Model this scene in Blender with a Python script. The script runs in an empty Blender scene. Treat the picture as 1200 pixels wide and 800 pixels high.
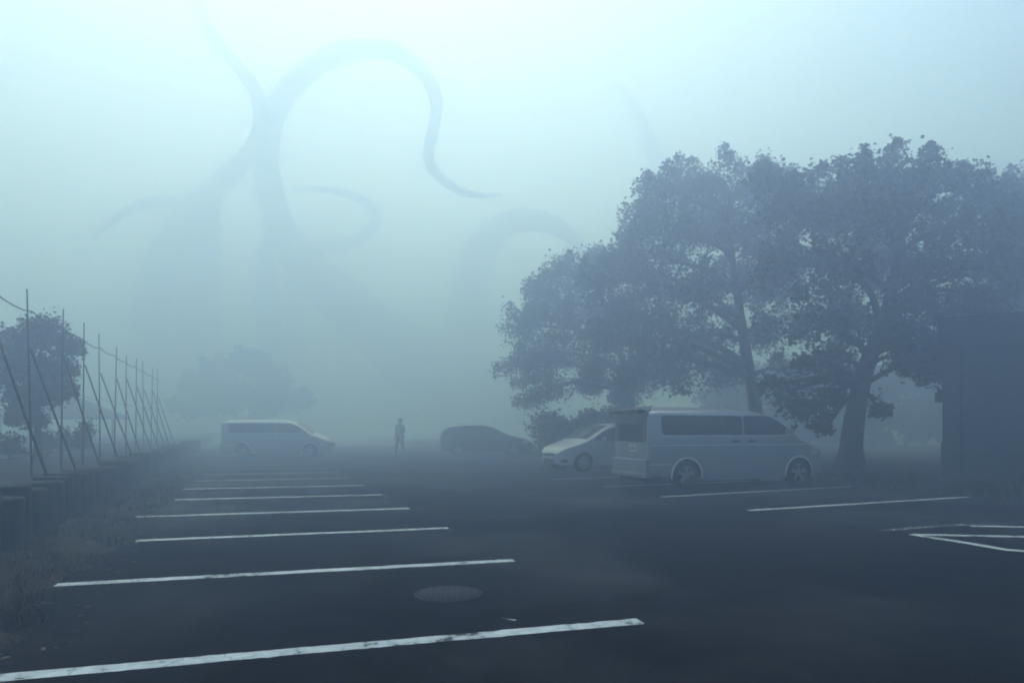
import bpy, bmesh, math, random
import numpy as np
from mathutils import Vector, Matrix
R = math.radians
SC = bpy.context.scene
COL = SC.collection
random.seed(7)
RNG = np.random.default_rng(11)

# ------------------------------------------------------------------ plan helpers
EYE = 1.4                 # eye height of the photographer
def gp(px, py):           # a point on the ground plane read off the site plan sketch
    y = EYE*800/(py-500.0)
    return Vector(((px-600)*y/800, y, 0))
def wp(px, py, y):        # a point at a given distance
    return Vector(((px-600)*y/800, y, EYE-(py-500)*y/800))

# ------------------------------------------------------------------ tagging
def tag(o, label=None, cat=None, group=None, kind=None):
    if label: o['label'] = label
    if cat: o['category'] = cat
    if group: o['group'] = group
    if kind: o['kind'] = kind
    return o
def empty(name, loc, rz=0):
    o = bpy.data.objects.new(name, None); COL.objects.link(o)
    o.location = loc; o.rotation_euler = (0, 0, rz); o.empty_display_size = .2
    return o
def link(name, me, mats, parent=None):
    o = bpy.data.objects.new(name, me); COL.objects.link(o)
    for m in (mats if isinstance(mats, (list, tuple)) else [mats]): me.materials.append(m)
    if parent: o.parent = parent
    return o

# ------------------------------------------------------------------ materials
def new_mat(name):
    m = bpy.data.materials.new(name); m.use_nodes = True
    nt = m.node_tree
    return m, nt, nt.nodes['Principled BSDF']
def N(nt, t, **k):
    n = nt.nodes.new(t)
    for a, b in k.items():
        if a in n.inputs: n.inputs[a].default_value = b
        else: setattr(n, a, b)
    return n
def ramp(nt, fac, stops):
    r = nt.nodes.new('ShaderNodeValToRGB')
    e = r.color_ramp.elements
    while len(e) < len(stops): e.new(.5)
    for el, (p, c) in zip(e, stops):
        el.position = p; el.color = (*c, 1)
    nt.links.new(fac, r.inputs[0])
    return r
def noise_mat(name, c1, c2, scale=4, rough=.8, bump=.2, bscale=None, spec=.3, metal=0, detail=6, stretch=(1, 1, 1), bdist=.02):
    m, nt, b = new_mat(name)
    tc = N(nt, 'ShaderNodeTexCoord'); mp = N(nt, 'ShaderNodeMapping')
    mp.inputs['Scale'].default_value = stretch
    nt.links.new(tc.outputs['Object'], mp.inputs['Vector'])
    n = N(nt, 'ShaderNodeTexNoise', Scale=scale, Detail=detail, Roughness=.6)
    nt.links.new(mp.outputs[0], n.inputs['Vector'])
    r = ramp(nt, n.outputs['Fac'], [(.3, c1), (.7, c2)])
    nt.links.new(r.outputs[0], b.inputs['Base Color'])
    b.inputs['Roughness'].default_value = rough; b.inputs['Specular IOR Level'].default_value = spec
    b.inputs['Metallic'].default_value = metal
    if bump:
        n2 = N(nt, 'ShaderNodeTexNoise', Scale=bscale or scale*5, Detail=4)
        nt.links.new(mp.outputs[0], n2.inputs['Vector'])
        bp = N(nt, 'ShaderNodeBump', Strength=bump, Distance=bdist)
        nt.links.new(n2.outputs['Fac'], bp.inputs['Height']); nt.links.new(bp.outputs[0], b.inputs['Normal'])
    return m

def asphalt_mat():
    m, nt, b = new_mat('asphalt')
    g = N(nt, 'ShaderNodeNewGeometry')
    big = N(nt, 'ShaderNodeTexNoise', Scale=.22, Detail=5, Roughness=.6)
    mid = N(nt, 'ShaderNodeTexNoise', Scale=2.3, Detail=8, Roughness=.7)
    fine = N(nt, 'ShaderNodeTexNoise', Scale=95, Detail=3, Roughness=.7)
    vor = N(nt, 'ShaderNodeTexVoronoi', Scale=70)
    for n in (big, mid, fine, vor): nt.links.new(g.outputs['Position'], n.inputs['Vector'])
    r1 = ramp(nt, big.outputs['Fac'], [(.36, (.006, .006, .0085)), (.66, (.018, .018, .022))])
    r2 = ramp(nt, mid.outputs['Fac'], [(.32, (.45, .45, .45)), (.70, (1.45, 1.42, 1.4))])
    r3 = ramp(nt, fine.outputs['Fac'], [(.36, (.40, .40, .40)), (.68, (2.1, 2.1, 2.1))])
    m1 = N(nt, 'ShaderNodeMix', data_type='RGBA', blend_type='MULTIPLY'); m1.inputs[0].default_value = 1
    m2 = N(nt, 'ShaderNodeMix', data_type='RGBA', blend_type='MULTIPLY'); m2.inputs[0].default_value = 1
    nt.links.new(r1.outputs[0], m1.inputs[6]); nt.links.new(r2.outputs[0], m1.inputs[7])
    nt.links.new(m1.outputs[2], m2.inputs[6]); nt.links.new(r3.outputs[0], m2.inputs[7])
    # sparse pale chips of stone
    vr = ramp(nt, vor.outputs['Color'], [(.93, (0, 0, 0)), (.97, (.05, .05, .05))])
    ad = N(nt, 'ShaderNodeMix', data_type='RGBA', blend_type='ADD'); ad.inputs[0].default_value = .7
    nt.links.new(m2.outputs[2], ad.inputs[6]); nt.links.new(vr.outputs[0], ad.inputs[7])
    # long wandering cracks
    wv = N(nt, 'ShaderNodeTexNoise', Scale=.9, Detail=4)
    nt.links.new(g.outputs['Position'], wv.inputs['Vector'])
    mx = N(nt, 'ShaderNodeMix', data_type='RGBA', blend_type='LINEAR_LIGHT'); mx.inputs[0].default_value = .5
    nt.links.new(g.outputs['Position'], mx.inputs[6]); nt.links.new(wv.outputs['Color'], mx.inputs[7])
    cr = N(nt, 'ShaderNodeTexVoronoi', Scale=.26, feature='DISTANCE_TO_EDGE')
    nt.links.new(mx.outputs[2], cr.inputs['Vector'])
    crr = ramp(nt, cr.outputs['Distance'], [(.0, (.35, .35, .35)), (.006, (1, 1, 1))])
    m3 = N(nt, 'ShaderNodeMix', data_type='RGBA', blend_type='MULTIPLY'); m3.inputs[0].default_value = 1
    nt.links.new(ad.outputs[2], m3.inputs[6]); nt.links.new(crr.outputs[0], m3.inputs[7])
    nt.links.new(m3.outputs[2], b.inputs['Base Color'])
    rr = ramp(nt, big.outputs['Fac'], [(.38, (.95, .95, .95)), (.66, (.72, .72, .72))])
    nt.links.new(rr.outputs[0], b.inputs['Roughness'])
    sp = ramp(nt, big.outputs['Fac'], [(.50, (.012, .012, .012)), (.66, (.13, .13, .13))])
    nt.links.new(sp.outputs[0], b.inputs['Specular IOR Level'])
    bp = N(nt, 'ShaderNodeBump', Strength=.6, Distance=.008)
    nt.links.new(fine.outputs['Fac'], bp.inputs['Height']); nt.links.new(bp.outputs[0], b.inputs['Normal'])
    return m

def paint_mat(name, wear, seed=0.):
    """white road paint with chips and cracks down to the asphalt"""
    m, nt, b = new_mat(name)
    g = N(nt, 'ShaderNodeNewGeometry')
    ad = N(nt, 'ShaderNodeVectorMath', operation='ADD'); ad.inputs[1].default_value = (seed, seed*.7, 0)
    nt.links.new(g.outputs['Position'], ad.inputs[0])
    n = N(nt, 'ShaderNodeTexNoise', Scale=9, Detail=9, Roughness=.72)
    n2 = N(nt, 'ShaderNodeTexNoise', Scale=1.7, Detail=4)
    v = N(nt, 'ShaderNodeTexVoronoi', Scale=1.9, feature='DISTANCE_TO_EDGE')
    for q in (n, n2): nt.links.new(ad.outputs[0], q.inputs['Vector'])
    dm = N(nt, 'ShaderNodeMix', data_type='RGBA', blend_type='LINEAR_LIGHT'); dm.inputs[0].default_value = .12
    nt.links.new(ad.outputs[0], dm.inputs[6]); nt.links.new(n.outputs['Color'], dm.inputs[7]); nt.links.new(dm.outputs[2], v.inputs['Vector'])
    s = N(nt, 'ShaderNodeMath', operation='MULTIPLY_ADD'); s.inputs[1].default_value = .55
    nt.links.new(n2.outputs['Fac'], s.inputs[0]); nt.links.new(n.outputs['Fac'], s.inputs[2])
    chip = ramp(nt, s.outputs[0], [(wear, (0, 0, 0)), (wear+.035, (1, 1, 1))])
    crk = ramp(nt, v.outputs['Distance'], [(.0, (0, 0, 0)), (.012, (1, 1, 1))])
    mu = N(nt, 'ShaderNodeMath', operation='MULTIPLY')
    nt.links.new(chip.outputs[0], mu.inputs[0]); nt.links.new(crk.outputs[0], mu.inputs[1])
    mm = N(nt, 'ShaderNodeMath', operation='MULTIPLY_ADD'); mm.inputs[1].default_value = .5; mm.inputs[2].default_value = 0
    nt.links.new(s.outputs[0], mm.inputs[0])
    tone = ramp(nt, mm.outputs[0], [(.30, (.30, .34, .35)), (.46, (.60, .63, .64))])
    mx = N(nt, 'ShaderNodeMix', data_type='RGBA'); mx.inputs[6].default_value = (.02, .02, .024, 1)
    nt.links.new(mu.outputs[0], mx.inputs[0]); nt.links.new(tone.outputs[0], mx.inputs[7])
    nt.links.new(mx.outputs[2], b.inputs['Base Color'])
    b.inputs['Roughness'].default_value = .65; b.inputs['Specular IOR Level'].default_value = .3
    return m

def leaf_mat(name, c1, c2):
    m, nt, b = new_mat(name)
    g = N(nt, 'ShaderNodeNewGeometry')
    r = ramp(nt, g.outputs['Random Per Island'], [(0, c1), (1, c2)])
    nt.links.new(r.outputs[0], b.inputs['Base Color'])
    b.inputs['Roughness'].default_value = .6; b.inputs['Specular IOR Level'].default_value = .25
    return m
def paint_car(name, c, metal=.4, rough=.32):
    m, nt, b = new_mat(name)
    tc = N(nt, 'ShaderNodeTexCoord'); n = N(nt, 'ShaderNodeTexNoise', Scale=1.6, Detail=6)
    nt.links.new(tc.outputs['Object'], n.inputs['Vector'])
    r = ramp(nt, n.outputs['Fac'], [(.3, tuple(x*.93 for x in c)), (.7, tuple(x*1.04 for x in c))])
    nt.links.new(r.outputs[0], b.inputs['Base Color'])
    rr = ramp(nt, n.outputs['Fac'], [(.3, (rough,)*3), (.75, (rough+.12,)*3)])
    nt.links.new(rr.outputs[0], b.inputs['Roughness'])
    b.inputs['Metallic'].default_value = metal
    b.inputs['Coat Weight'].default_value = .5; b.inputs['Coat Roughness'].default_value = .12
    return m

M = {}
M['asphalt'] = asphalt_mat()
M['paint'] = paint_mat('road_paint', .65)
M['paint_worn'] = paint_mat('worn_road_paint', .85, 3.1)
M['soil'] = noise_mat('soil', (.012, .011, .010), (.030, .026, .022), 3, .95, .6, 30, .1)
M['bounce_ground'] = noise_mat('pale_bounce_ground', (.17, .17, .16), (.30, .29, .27), 1.5, .95, .5, 20, .1)  # unseen far ground, made pale to bounce light into the horizon fog
M['verge'] = noise_mat('verge_soil', (.012, .011, .009), (.042, .032, .026), 2.2, .95, .8, 22, .1)
M['log'] = noise_mat('log_wood', (.010, .009, .008), (.026, .022, .020), 5, .9, .5, 18, .15, stretch=(4, 4, .5))
M['logtop'] = noise_mat('log_end', (.014, .012, .011), (.034, .029, .025), 8, .9, .4, 30, .15)
M['bark'] = noise_mat('bark', (.016, .013, .011), (.050, .042, .035), 7, .95, .8, 14, .15, stretch=(2, 2, .4), bdist=.04)
M['pole'] = noise_mat('pole_wood', (.03, .027, .024), (.075, .066, .058), 8, .85, .3, 30, .2, stretch=(4, 4, .5))
M['wire'] = noise_mat('dark_wire', (.03, .03, .03), (.05, .05, .05), 10, .6, 0)
M['wall'] = noise_mat('grey_render', (.030, .030, .034), (.060, .060, .064), 1.3, .9, .25, 25, .2, stretch=(1, 1, .35))
M['fascia'] = noise_mat('dark_fascia', (.012, .012, .015), (.022, .022, .026), 1.6, .8, .2, 20, .2)
M['plinth'] = noise_mat('plinth_concrete', (.032, .032, .034), (.06, .06, .06), 3, .9, .3, 25, .2)
M['leaf'] = leaf_mat('leaf_green', (.020, .036, .016), (.055, .085, .034))
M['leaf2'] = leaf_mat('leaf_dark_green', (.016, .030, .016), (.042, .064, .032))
M['grass'] = leaf_mat('grass_blades', (.015, .019, .010), (.065, .052, .034))
M['litter'] = leaf_mat('fallen_leaves', (.03, .02, .014), (.10, .065, .045))
M['skin_t'] = noise_mat('tentacle_skin', (.13, .12, .13), (.24, .22, .23), .3, .55, .5, 1.2, .4, bdist=.15)
M['van'] = paint_car('silver_lilac_paint', (.30, .31, .36), .55)
M['compact'] = paint_car('pale_silver_paint', (.42, .44, .45), .3, .4)
M['darkcar'] = paint_car('charcoal_paint', (.035, .035, .045), .2)
M['farvan'] = paint_car('white_van_paint', (.30, .31, .33), .1)
M['glass'] = noise_mat('tinted_glass', (.008, .008, .010), (.011, .011, .014), 1, .08, 0, spec=.35)
M['clear'] = noise_mat('windscreen_glass', (.05, .06, .065), (.07, .08, .085), 1, .06, 0, spec=.6)
M['rubber'] = noise_mat('rubber', (.010, .010, .011), (.017, .017, .018), 20, .85, .2, 60, .2)
M['well'] = noise_mat('wheel_well', (.008, .008, .009), (.012, .012, .013), 5, .95, 0, spec=.1)
M['alloy'] = noise_mat('alloy', (.26, .26, .28), (.36, .36, .38), 6, .32, 0, metal=.8)
M['highlight_trim'] = noise_mat('pale_trim', (.66, .67, .69), (.76, .77, .79), 5, .25, 0, metal=.1)  # bright reflection of the trim put into a pale base colour
M['blackp'] = noise_mat('black_plastic', (.014, .014, .016), (.022, .022, .025), 8, .55, .1, 60)
M['lamp'] = noise_mat('lamp_lens', (.35, .37, .38), (.55, .57, .58), 14, .12, 0, spec=.6)
M['tail'] = noise_mat('smoked_tail_lens', (.10, .055, .065), (.17, .10, .11), 20, .18, 0, spec=.6, stretch=(1, 1, 6))
M['plate'] = noise_mat('plate_white', (.62, .63, .62), (.70, .71, .70), 6, .5, 0)
M['platemark'] = noise_mat('plate_marks', (.02, .06, .04), (.03, .08, .05), 6, .6, 0)
M['iron'] = noise_mat('sheen_iron', (.026, .026, .036), (.042, .042, .054), 9, .85, .3, 60, .12)  # bluish sky sheen put into the base colour
M['jacket'] = noise_mat('fog_pale_jacket', (.24, .25, .27), (.30, .31, .33), 8, .9, .2, 40)  # clothing colours paled to add fog fade to the figure
M['trousers'] = noise_mat('fog_pale_trousers', (.12, .125, .14), (.17, .175, .19), 8, .9, .2, 40)
M['skin'] = noise_mat('skin', (.35, .22, .17), (.42, .27, .21), 6, .6, 0)
M['hair'] = noise_mat('dark_hair', (.02, .018, .016), (.035, .03, .027), 30, .6, .2, 80)
M['shoe'] = noise_mat('shoe_leather', (.02, .02, .02), (.03, .03, .03), 12, .6, 0)
M['roofing'] = noise_mat('shelter_roofing', (.05, .05, .05), (.09, .085, .08), 3, .9, .2, 15)

# ------------------------------------------------------------------ mesh builder
class MB:
    def __init__(s): s.v = []; s.f = []; s.m = []; s.sm = []
    def add(s, vs, fs, mi=0, smooth=False):
        k = len(s.v); s.v += [tuple(p) for p in vs]
        for f in fs:
            s.f.append(tuple(i+k for i in f)); s.m.append(mi); s.sm.append(smooth)
    def box(s, x0, x1, y0, y1, z0, z1, mi=0, mtx=None):
        vs = [Vector((x, y, z)) for x in (x0, x1) for y in (y0, y1) for z in (z0, z1)]
        if mtx: vs = [mtx @ p for p in vs]
        s.add(vs, [(0, 1, 3, 2), (4, 6, 7, 5), (0, 4, 5, 1), (2, 3, 7, 6), (0, 2, 6, 4), (1, 5, 7, 3)], mi)
    def tube(s, pts, rad, n=8, mi=0, cap=True):
        pts = [Vector(p) for p in pts]
        if not isinstance(rad, (list, tuple, np.ndarray)): rad = [rad]*len(pts)
        vs = []; fs = []
        up = None
        for i, p in enumerate(pts):
            d = (pts[min(i+1, len(pts)-1)]-pts[max(i-1, 0)]).normalized()
            if up is None:
                up = d.orthogonal().normalized()
            else:
                up = (up-d*up.dot(d))
                up = up.normalized() if up.length > 1e-6 else d.orthogonal().normalized()
            w = d.cross(up)
            for j in range(n):
                a = 2*math.pi*j/n
                vs.append(p+(up*math.cos(a)+w*math.sin(a))*rad[i])
        for i in range(len(pts)-1):
            for j in range(n):
                fs.append((i*n+j, i*n+(j+1) % n, (i+1)*n+(j+1) % n, (i+1)*n+j))
        s.add(vs, fs, mi, True)
        if cap:
            k = len(s.v)-len(vs)
            s.f.append(tuple(k+j for j in range(n))[::-1]); s.m.append(mi); s.sm.append(False)
            s.f.append(tuple(k+(len(pts)-1)*n+j for j in range(n))); s.m.append(mi); s.sm.append(False)
    def lathe(s, prof, n=28, mtx=None, mi=0):      # prof: (radius, offset along y); axis = y
        vs = []; fs = []
        for r, y in prof:
            for j in range(n):
                a = 2*math.pi*j/n
                p = Vector((r*math.cos(a), y, r*math.sin(a)))
                vs.append(mtx @ p if mtx else p)
        for i in range(len(prof)-1):
            for j in range(n):
                fs.append((i*n+j, i*n+(j+1) % n, (i+1)*n+(j+1) % n, (i+1)*n+j))
        s.add(vs, fs, mi, True)
    def mesh(s, name):
        me = bpy.data.meshes.new(name)
        me.from_pydata(s.v, [], s.f)
        me.polygons.foreach_set('material_index', s.m)
        me.polygons.foreach_set('use_smooth', s.sm)
        me.update()
        return me
    def build(s, name, mats, parent=None, fix=True):
        me = s.mesh(name)
        if fix:
            bm = bmesh.new(); bm.from_mesh(me)
            bmesh.ops.recalc_face_normals(bm, faces=bm.faces[:]); bm.to_mesh(me); bm.free()
        return link(name, me, mats, parent)

def bevel_obj(o, w=.01, seg=2):
    bm = bmesh.new(); bm.from_mesh(o.data)
    bmesh.ops.bevel(bm, geom=bm.edges[:], offset=w, segments=seg, affect='EDGES', profile=.7)
    bm.to_mesh(o.data); bm.free()
    return o
def apply_mods(o):
    dg = bpy.context.evaluated_depsgraph_get(); dg.update()
    me = bpy.data.meshes.new_from_object(o.evaluated_get(dg))
    o.modifiers.clear(); o.data = me
    return o

def smooth_curve(xs, ys):
    """monotone cubic through the points"""
    xs = np.array(xs, float); ys = np.array(ys, float)
    h = np.diff(xs); d = np.diff(ys)/h
    m = np.zeros(len(xs)); m[0] = d[0]; m[-1] = d[-1]
    for i in range(1, len(xs)-1):
        m[i] = 0 if d[i-1]*d[i] <= 0 else 2*d[i-1]*d[i]/(d[i-1]+d[i])
    def f(x):
        x = min(max(x, xs[0]), xs[-1])
        i = min(max(int(np.searchsorted(xs, x)-1), 0), len(h)-1)
        t = (x-xs[i])/h[i]
        return float((2*t**3-3*t**2+1)*ys[i]+(t**3-2*t*t+t)*h[i]*m[i]+(-2*t**3+3*t*t)*ys[i+1]+(t**3-t*t)*h[i]*m[i+1])
    return f

# ================================================================== WORLD, SUN, CAMERA, HAZE
def setup():
    w = bpy.data.worlds.new('World'); SC.world = w; w.use_nodes = True
    nt = w.node_tree; bg = nt.nodes['Background']
    s = nt.nodes.new('ShaderNodeTexSky'); s.sky_type = 'NISHITA'; s.sun_disc = False
    s.sun_elevation = R(47); s.sun_rotation = R(-17)
    nt.links.new(s.outputs[0], bg.inputs[0]); bg.inputs[1].default_value = .015
    L = bpy.data.lights.new('sun', 'SUN'); L.energy = 1.4; L.angle = R(70); L.color = (.93, .86, 1)
    o = bpy.data.objects.new('sun', L); COL.objects.link(o); o.rotation_euler = (R(-43), 0, R(17)); o.location = (0, 0, 60)
    c = bpy.data.cameras.new('camera'); c.sensor_width = 36; c.lens = 24; c.shift_y = 100/1200; c.clip_end = 3000
    co = bpy.data.objects.new('camera', c); co.location = (0, 0, EYE); co.rotation_euler = (R(90), 0, 0)
    COL.objects.link(co); SC.camera = co
    # the fog itself: one closed box of even density
    m = bpy.data.materials.new('fog'); m.use_nodes = True; n = m.node_tree
    n.nodes.remove(n.nodes['Principled BSDF'])
    v = n.nodes.new('ShaderNodeVolumePrincipled')
    v.inputs['Color'].default_value = (.50, .64, 1, 1)
    v.inputs['Density'].default_value = .044
    v.inputs['Anisotropy'].default_value = .66
    v.inputs['Absorption Color'].default_value = (.36, .56, .12, 1)
    v.inputs['Density Attribute'].default_value = ''
    n.links.new(v.outputs[0], n.nodes['Material Output'].inputs['Volume'])
    b = MB(); b.box(-310, 310, -110, 410, -1.6, 58)
    tag(b.build('haze', m), 'pale blue fog filling the whole car park', 'fog', kind='stuff')
    SC.render.engine = 'CYCLES'
    SC.cycles.use_denoising = True; SC.cycles.filter_width = 1.9
    SC.cycles.volume_bounces = 4; SC.cycles.max_bounces = 7; SC.cycles.diffuse_bounces = 3
    SC.cycles.glossy_bounces = 3
    SC.view_settings.view_transform = 'Standard'; SC.view_settings.look = 'None'
    SC.view_settings.exposure = 2.65; SC.view_settings.gamma = 1
setup()

# ================================================================== GROUND
U = Vector((-.362, .932, 0))         # direction of the rows of bays
V = Vector((.932, .362, 0))
def wall_pt(s): return Vector((-7.36, 11.9, 0))+U*s     # foot of the log wall

b = MB(); b.add([(-300, -100, -.02), (300, -100, -.02), (300, 400, -.02), (-300, 400, -.02)], [(0, 1, 2, 3)])
tag(b.build('ground', M['bounce_ground']), kind='structure')
b = MB()
n = 40
lf = [wall_pt(-14+i*55/n)+V*.1 for i in range(n+1)]
bed = [Vector((9.6, 12.6, 0))+Vector((-.40, .916, 0))*t for t in (-26, -10, 0, 6, 14, 30, 40)]
b.add([(p.x, p.y, 0) for p in lf]+[(p.x, p.y, 0) for p in reversed(bed)], [tuple(range(len(lf)+len(bed)))])
tag(b.build('parking_lot', M['asphalt']), kind='structure')
# raised ground behind the log wall
b = MB()
p0, p1 = wall_pt(-16)-V*.28, wall_pt(110)-V*.28
q0, q1 = p0-V*160, p1-V*160
b.add([(p.x, p.y, z) for z in (-.3, .56) for p in (p0, p1, q1, q0)],
      [(4, 5, 6, 7), (0, 1, 5, 4), (1, 2, 6, 5), (2, 3, 7, 6), (3, 0, 4, 7)])
tag(b.build('terrace', M['soil']), kind='structure')
# verge: ragged strip of dead grass and grit along the wall
def verge():
    b = MB(); k = 160; nv = 10
    vs = []
    for i in range(k+1):
        s = -9+i*50/k
        w = .98+.14*math.sin(s*1.1)+.10*math.sin(s*2.9+1)+.07*math.sin(s*7.3)+random.uniform(-.05, .05)
        for j in range(nv+1):
            t = j/nv
            p = wall_pt(s)+V*(.05+w*t)
            z = .004+.09*(1-t)**1.3+(random.uniform(0, .02)*(1-t) if j < nv else 0)
            vs.append((p.x, p.y, z))
    fs = [(i*(nv+1)+j, i*(nv+1)+j+1, (i+1)*(nv+1)+j+1, (i+1)*(nv+1)+j) for i in range(k) for j in range(nv)]
    b.add(vs, fs, 0, True)
    tag(b.build('verge', M['verge']), kind='structure')
verge()
# planting bed on the right, beyond the ends of the bays
def bed_ground():
    b = MB(); vs = []; k = 60; nv = 30
    d = Vector((-.40, .916, 0)); e = Vector((.916, .40, 0))
    for i in range(k+1):
        t = -24+i*80/k
        for j in range(nv+1):
            w = (j/nv)**1.6*30
            p = Vector((9.55, 12.6, 0))+d*t+e*(w+random.uniform(-.05, .05)*(j < 3))
            z = .006+.16*(1-math.exp(-w*1.2))+random.uniform(0, .03)*min(w, 1)
            vs.append((p.x, p.y, z))
    fs = [(i*(nv+1)+j, i*(nv+1)+j+1, (i+1)*(nv+1)+j+1, (i+1)*(nv+1)+j) for i in range(k) for j in range(nv)]
    b.add(vs, fs, 0, True)
    tag(b.build('planting_bed', M['soil']), kind='structure')
bed_ground()

# ---- blades, tufts and litter (nobody could count them)
def blades(name, place, count, h, w, mat, label, cat):
    vs = np.zeros((count*3, 3)); 
    for i in range(count):
        p = place(); a = random.uniform(0, 6.283); hh = h*random.uniform(.4, 1.2); l = random.uniform(.2, .9)*hh
        a2 = random.uniform(0, 6.283)
        vs[i*3] = (p[0]-math.cos(a)*w, p[1]-math.sin(a)*w, p[2])
        vs[i*3+1] = (p[0]+math.cos(a)*w, p[1]+math.sin(a)*w, p[2])
        vs[i*3+2] = (p[0]+math.cos(a2)*l, p[1]+math.sin(a2)*l, p[2]+hh)
    me = bpy.data.meshes.new(name)
    me.from_pydata(vs.tolist(), [], [(i*3, i*3+1, i*3+2) for i in range(count)])
    tag(link(name, me, mat), label, cat, kind='stuff')
tuftc = [(random.uniform(-8, 30), random.random()**1.5*1.0) for _ in range(420)]
def pv():
    s, t = random.choice(tuftc)
    s += random.gauss(0, .1); t = abs(t+random.gauss(0, .08))
    p = wall_pt(s)+V*(.12+t)
    return (p.x, p.y, max(.0, .07*(1-t/1.5)))
blades('grass', pv, 16000, .10, .005, M['grass'], 'short dead grass along the foot of the log wall', 'grass')
def pb():
    d = Vector((-.40, .916, 0)); e = Vector((.916, .40, 0))
    w = .1+random.random()**1.5*9
    p = Vector((9.55, 12.6, 0))+d*random.uniform(-4, 24)+e*w
    return (p.x, p.y, .006+.16*(1-math.exp(-w*1.2)))
blades('ground_cover', pb, 16000, .14, .02, M['leaf2'], 'low ground cover coloured dark for the tree shade, between the bays and the building', 'ground cover')  # leaf colour kept dark to carry the shade under the trees
def flakes(name, place, count, size, mat, label, cat):
    vs = []; fs = []
    for i in range(count):
        p = place(); a = random.uniform(0, 6.283); s = size*random.uniform(.5, 1.3); t = random.uniform(0, .5)*s
        c, q = math.cos(a)*s, math.sin(a)*s
        k = len(vs)
        vs += [(p[0]-c, p[1]-q, p[2]+.006), (p[0]+q*.6, p[1]-c*.6, p[2]+.008+t), (p[0]+c, p[1]+q, p[2]+.006+t*.5), (p[0]-q*.6, p[1]+c*.6, p[2]+.008)]
        fs.append((k, k+1, k+2, k+3))
    me = bpy.data.meshes.new(name); me.from_pydata(vs, [], fs)
    tag(link(name, me, mat), label, cat, kind='stuff')
def pl():
    s = random.uniform(-9, 26); t = random.random()**.9*1.35
    p = wall_pt(s)+V*(.15+t)
    return (p.x, p.y, max(.0, .08*(1-t/1.4)))
flakes('fallen_leaves', pl, 1100, .028, M['litter'], 'brown fallen leaves scattered over the verge', 'leaf litter')
def pa(): return (random.uniform(-4, 9), random.uniform(3.6, 14), .0)
flakes('grit', pa, 130, .012, M['litter'], 'pale crumbs of grit scattered on the asphalt', 'grit')

# ---- painted lines
def strip(name, pts, w, mat, z=.004):
    """ragged-edged ribbon of paint along pts"""
    vs = []; fs = []
    P = [Vector(p) for p in pts]
    fine = []
    for a, c in zip(P[:-1], P[1:]):
        k = max(2, int((c-a).length/.05))
        fine += [a.lerp(c, i/k) for i in range(k)]
    fine.append(P[-1])
    wob = 0
    for i, p in enumerate(fine):
        d = (fine[min(i+1, len(fine)-1)]-fine[max(i-1, 0)]).normalized(); nrm = Vector((-d.y, d.x, 0))
        wob = wob*.9+random.gauss(0, .0012)
        a = w/2+random.gauss(0, .0038); c = w/2+random.gauss(0, .0038)
        vs += [(p.x+nrm.x*(a+wob), p.y+nrm.y*(a+wob), z), (p.x-nrm.x*(c-wob), p.y-nrm.y*(c-wob), z)]
    fs = [(2*i, 2*i+1, 2*i+3, 2*i+2) for i in range(len(fine)-1)]
    b = MB(); b.add(vs, fs)
    return b.build(name, mat)
GL = 'white bay lines of the left row'
left = [((750, 727.5), (-10, 795), 'nearest white bay line, thick and long across the bottom left'),
        ((602, 656.5), (52, 686), 'second nearest left bay line, its right end level with the iron manhole cover'),
        ((525, 618.5), (146, 634), 'third white bay line of the left row, counted from the nearest'),
        ((480, 595.5), (160, 605.5), 'fourth left bay line, where the long asphalt seam starts'),
        ((448, 579.5), (205, 585.5), 'fifth left bay line from the nearest, starting to fade in the fog'),
        ((427, 568.5), (214, 573), 'sixth left bay line from the nearest, thin and pale in the fog'),
        ((411, 559.8), (228, 563.5), 'seventh left bay line from the nearest, very faint in the fog'),
        ((398, 553.3), (236, 556.3), 'eighth left bay line from the nearest, barely visible'),
        ((387, 548.1), (246, 550.5), 'second last left bay line, almost lost in the fog'),
        ((378, 543.8), (252, 545.8), 'farthest left bay line, in front of the white van')]
for a, c, l in left:
    tag(strip('bay_line', [gp(*c), gp(*a)], .135, M['paint']), l, 'bay line', GL)
GR = 'white bay lines of the right row'
for a, c, l in [((876, 598), (1137, 582), 'long right bay line nearest the camera, between the van and the hatched corner'),
                ((775, 582), (997, 570), 'right bay line running past the near side of the silver van'),
                ((708, 570), (930, 561.5), 'short visible stub of bay line behind the rear bumper of the silver van'),
                ((648, 561.3), (800, 556), 'right bay line in front of the pale compact car'),
                ((582, 547), (690, 544), 'farthest right bay line, faint beside the front of the compact car')]:
    tag(strip('bay_line', [gp(*a), gp(*c)], .12, M['paint']), l, 'bay line', GR)
GH = 'white hatching lines of the right corner'
for pts, mt, w, l in [([(1032, 622), (1085, 617), (1140, 614.2), (1230, 611)], 'paint_worn', .12, 'worn broken upper edge line of the hatched corner'),
                   ([(1137, 616.2), (1260, 618.5)], 'paint', .11, 'short hatching line just under the worn edge line'),
                   ([(1072, 626.2), (1260, 630)], 'paint', .12, 'middle hatching line from the tip of the hatched corner'),
                   ([(1068, 626.5), (1130, 636), (1180, 644.6), (1260, 649.5)], 'paint', .13, 'lowest slanting edge line of the hatched corner')]:
    tag(strip('hatch_line', [gp(*p) for p in pts], w, M[mt], .004 if mt == 'paint_worn' or w != .13 else .008), l, 'hatching line', GH)
tag(strip('paint_dash', [gp(588, 724), gp(604, 727)], .03, M['paint']), 'tiny stray dash of white paint behind the nearest bay line', 'paint mark')
# old seam in the asphalt
tag(strip('asphalt_seam', [gp(470, 593.5), gp(560, 592), gp(650, 593.4), gp(760, 591.5), gp(870, 592.5), gp(960, 590)], .07, M['well'], .002), kind='structure')

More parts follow.
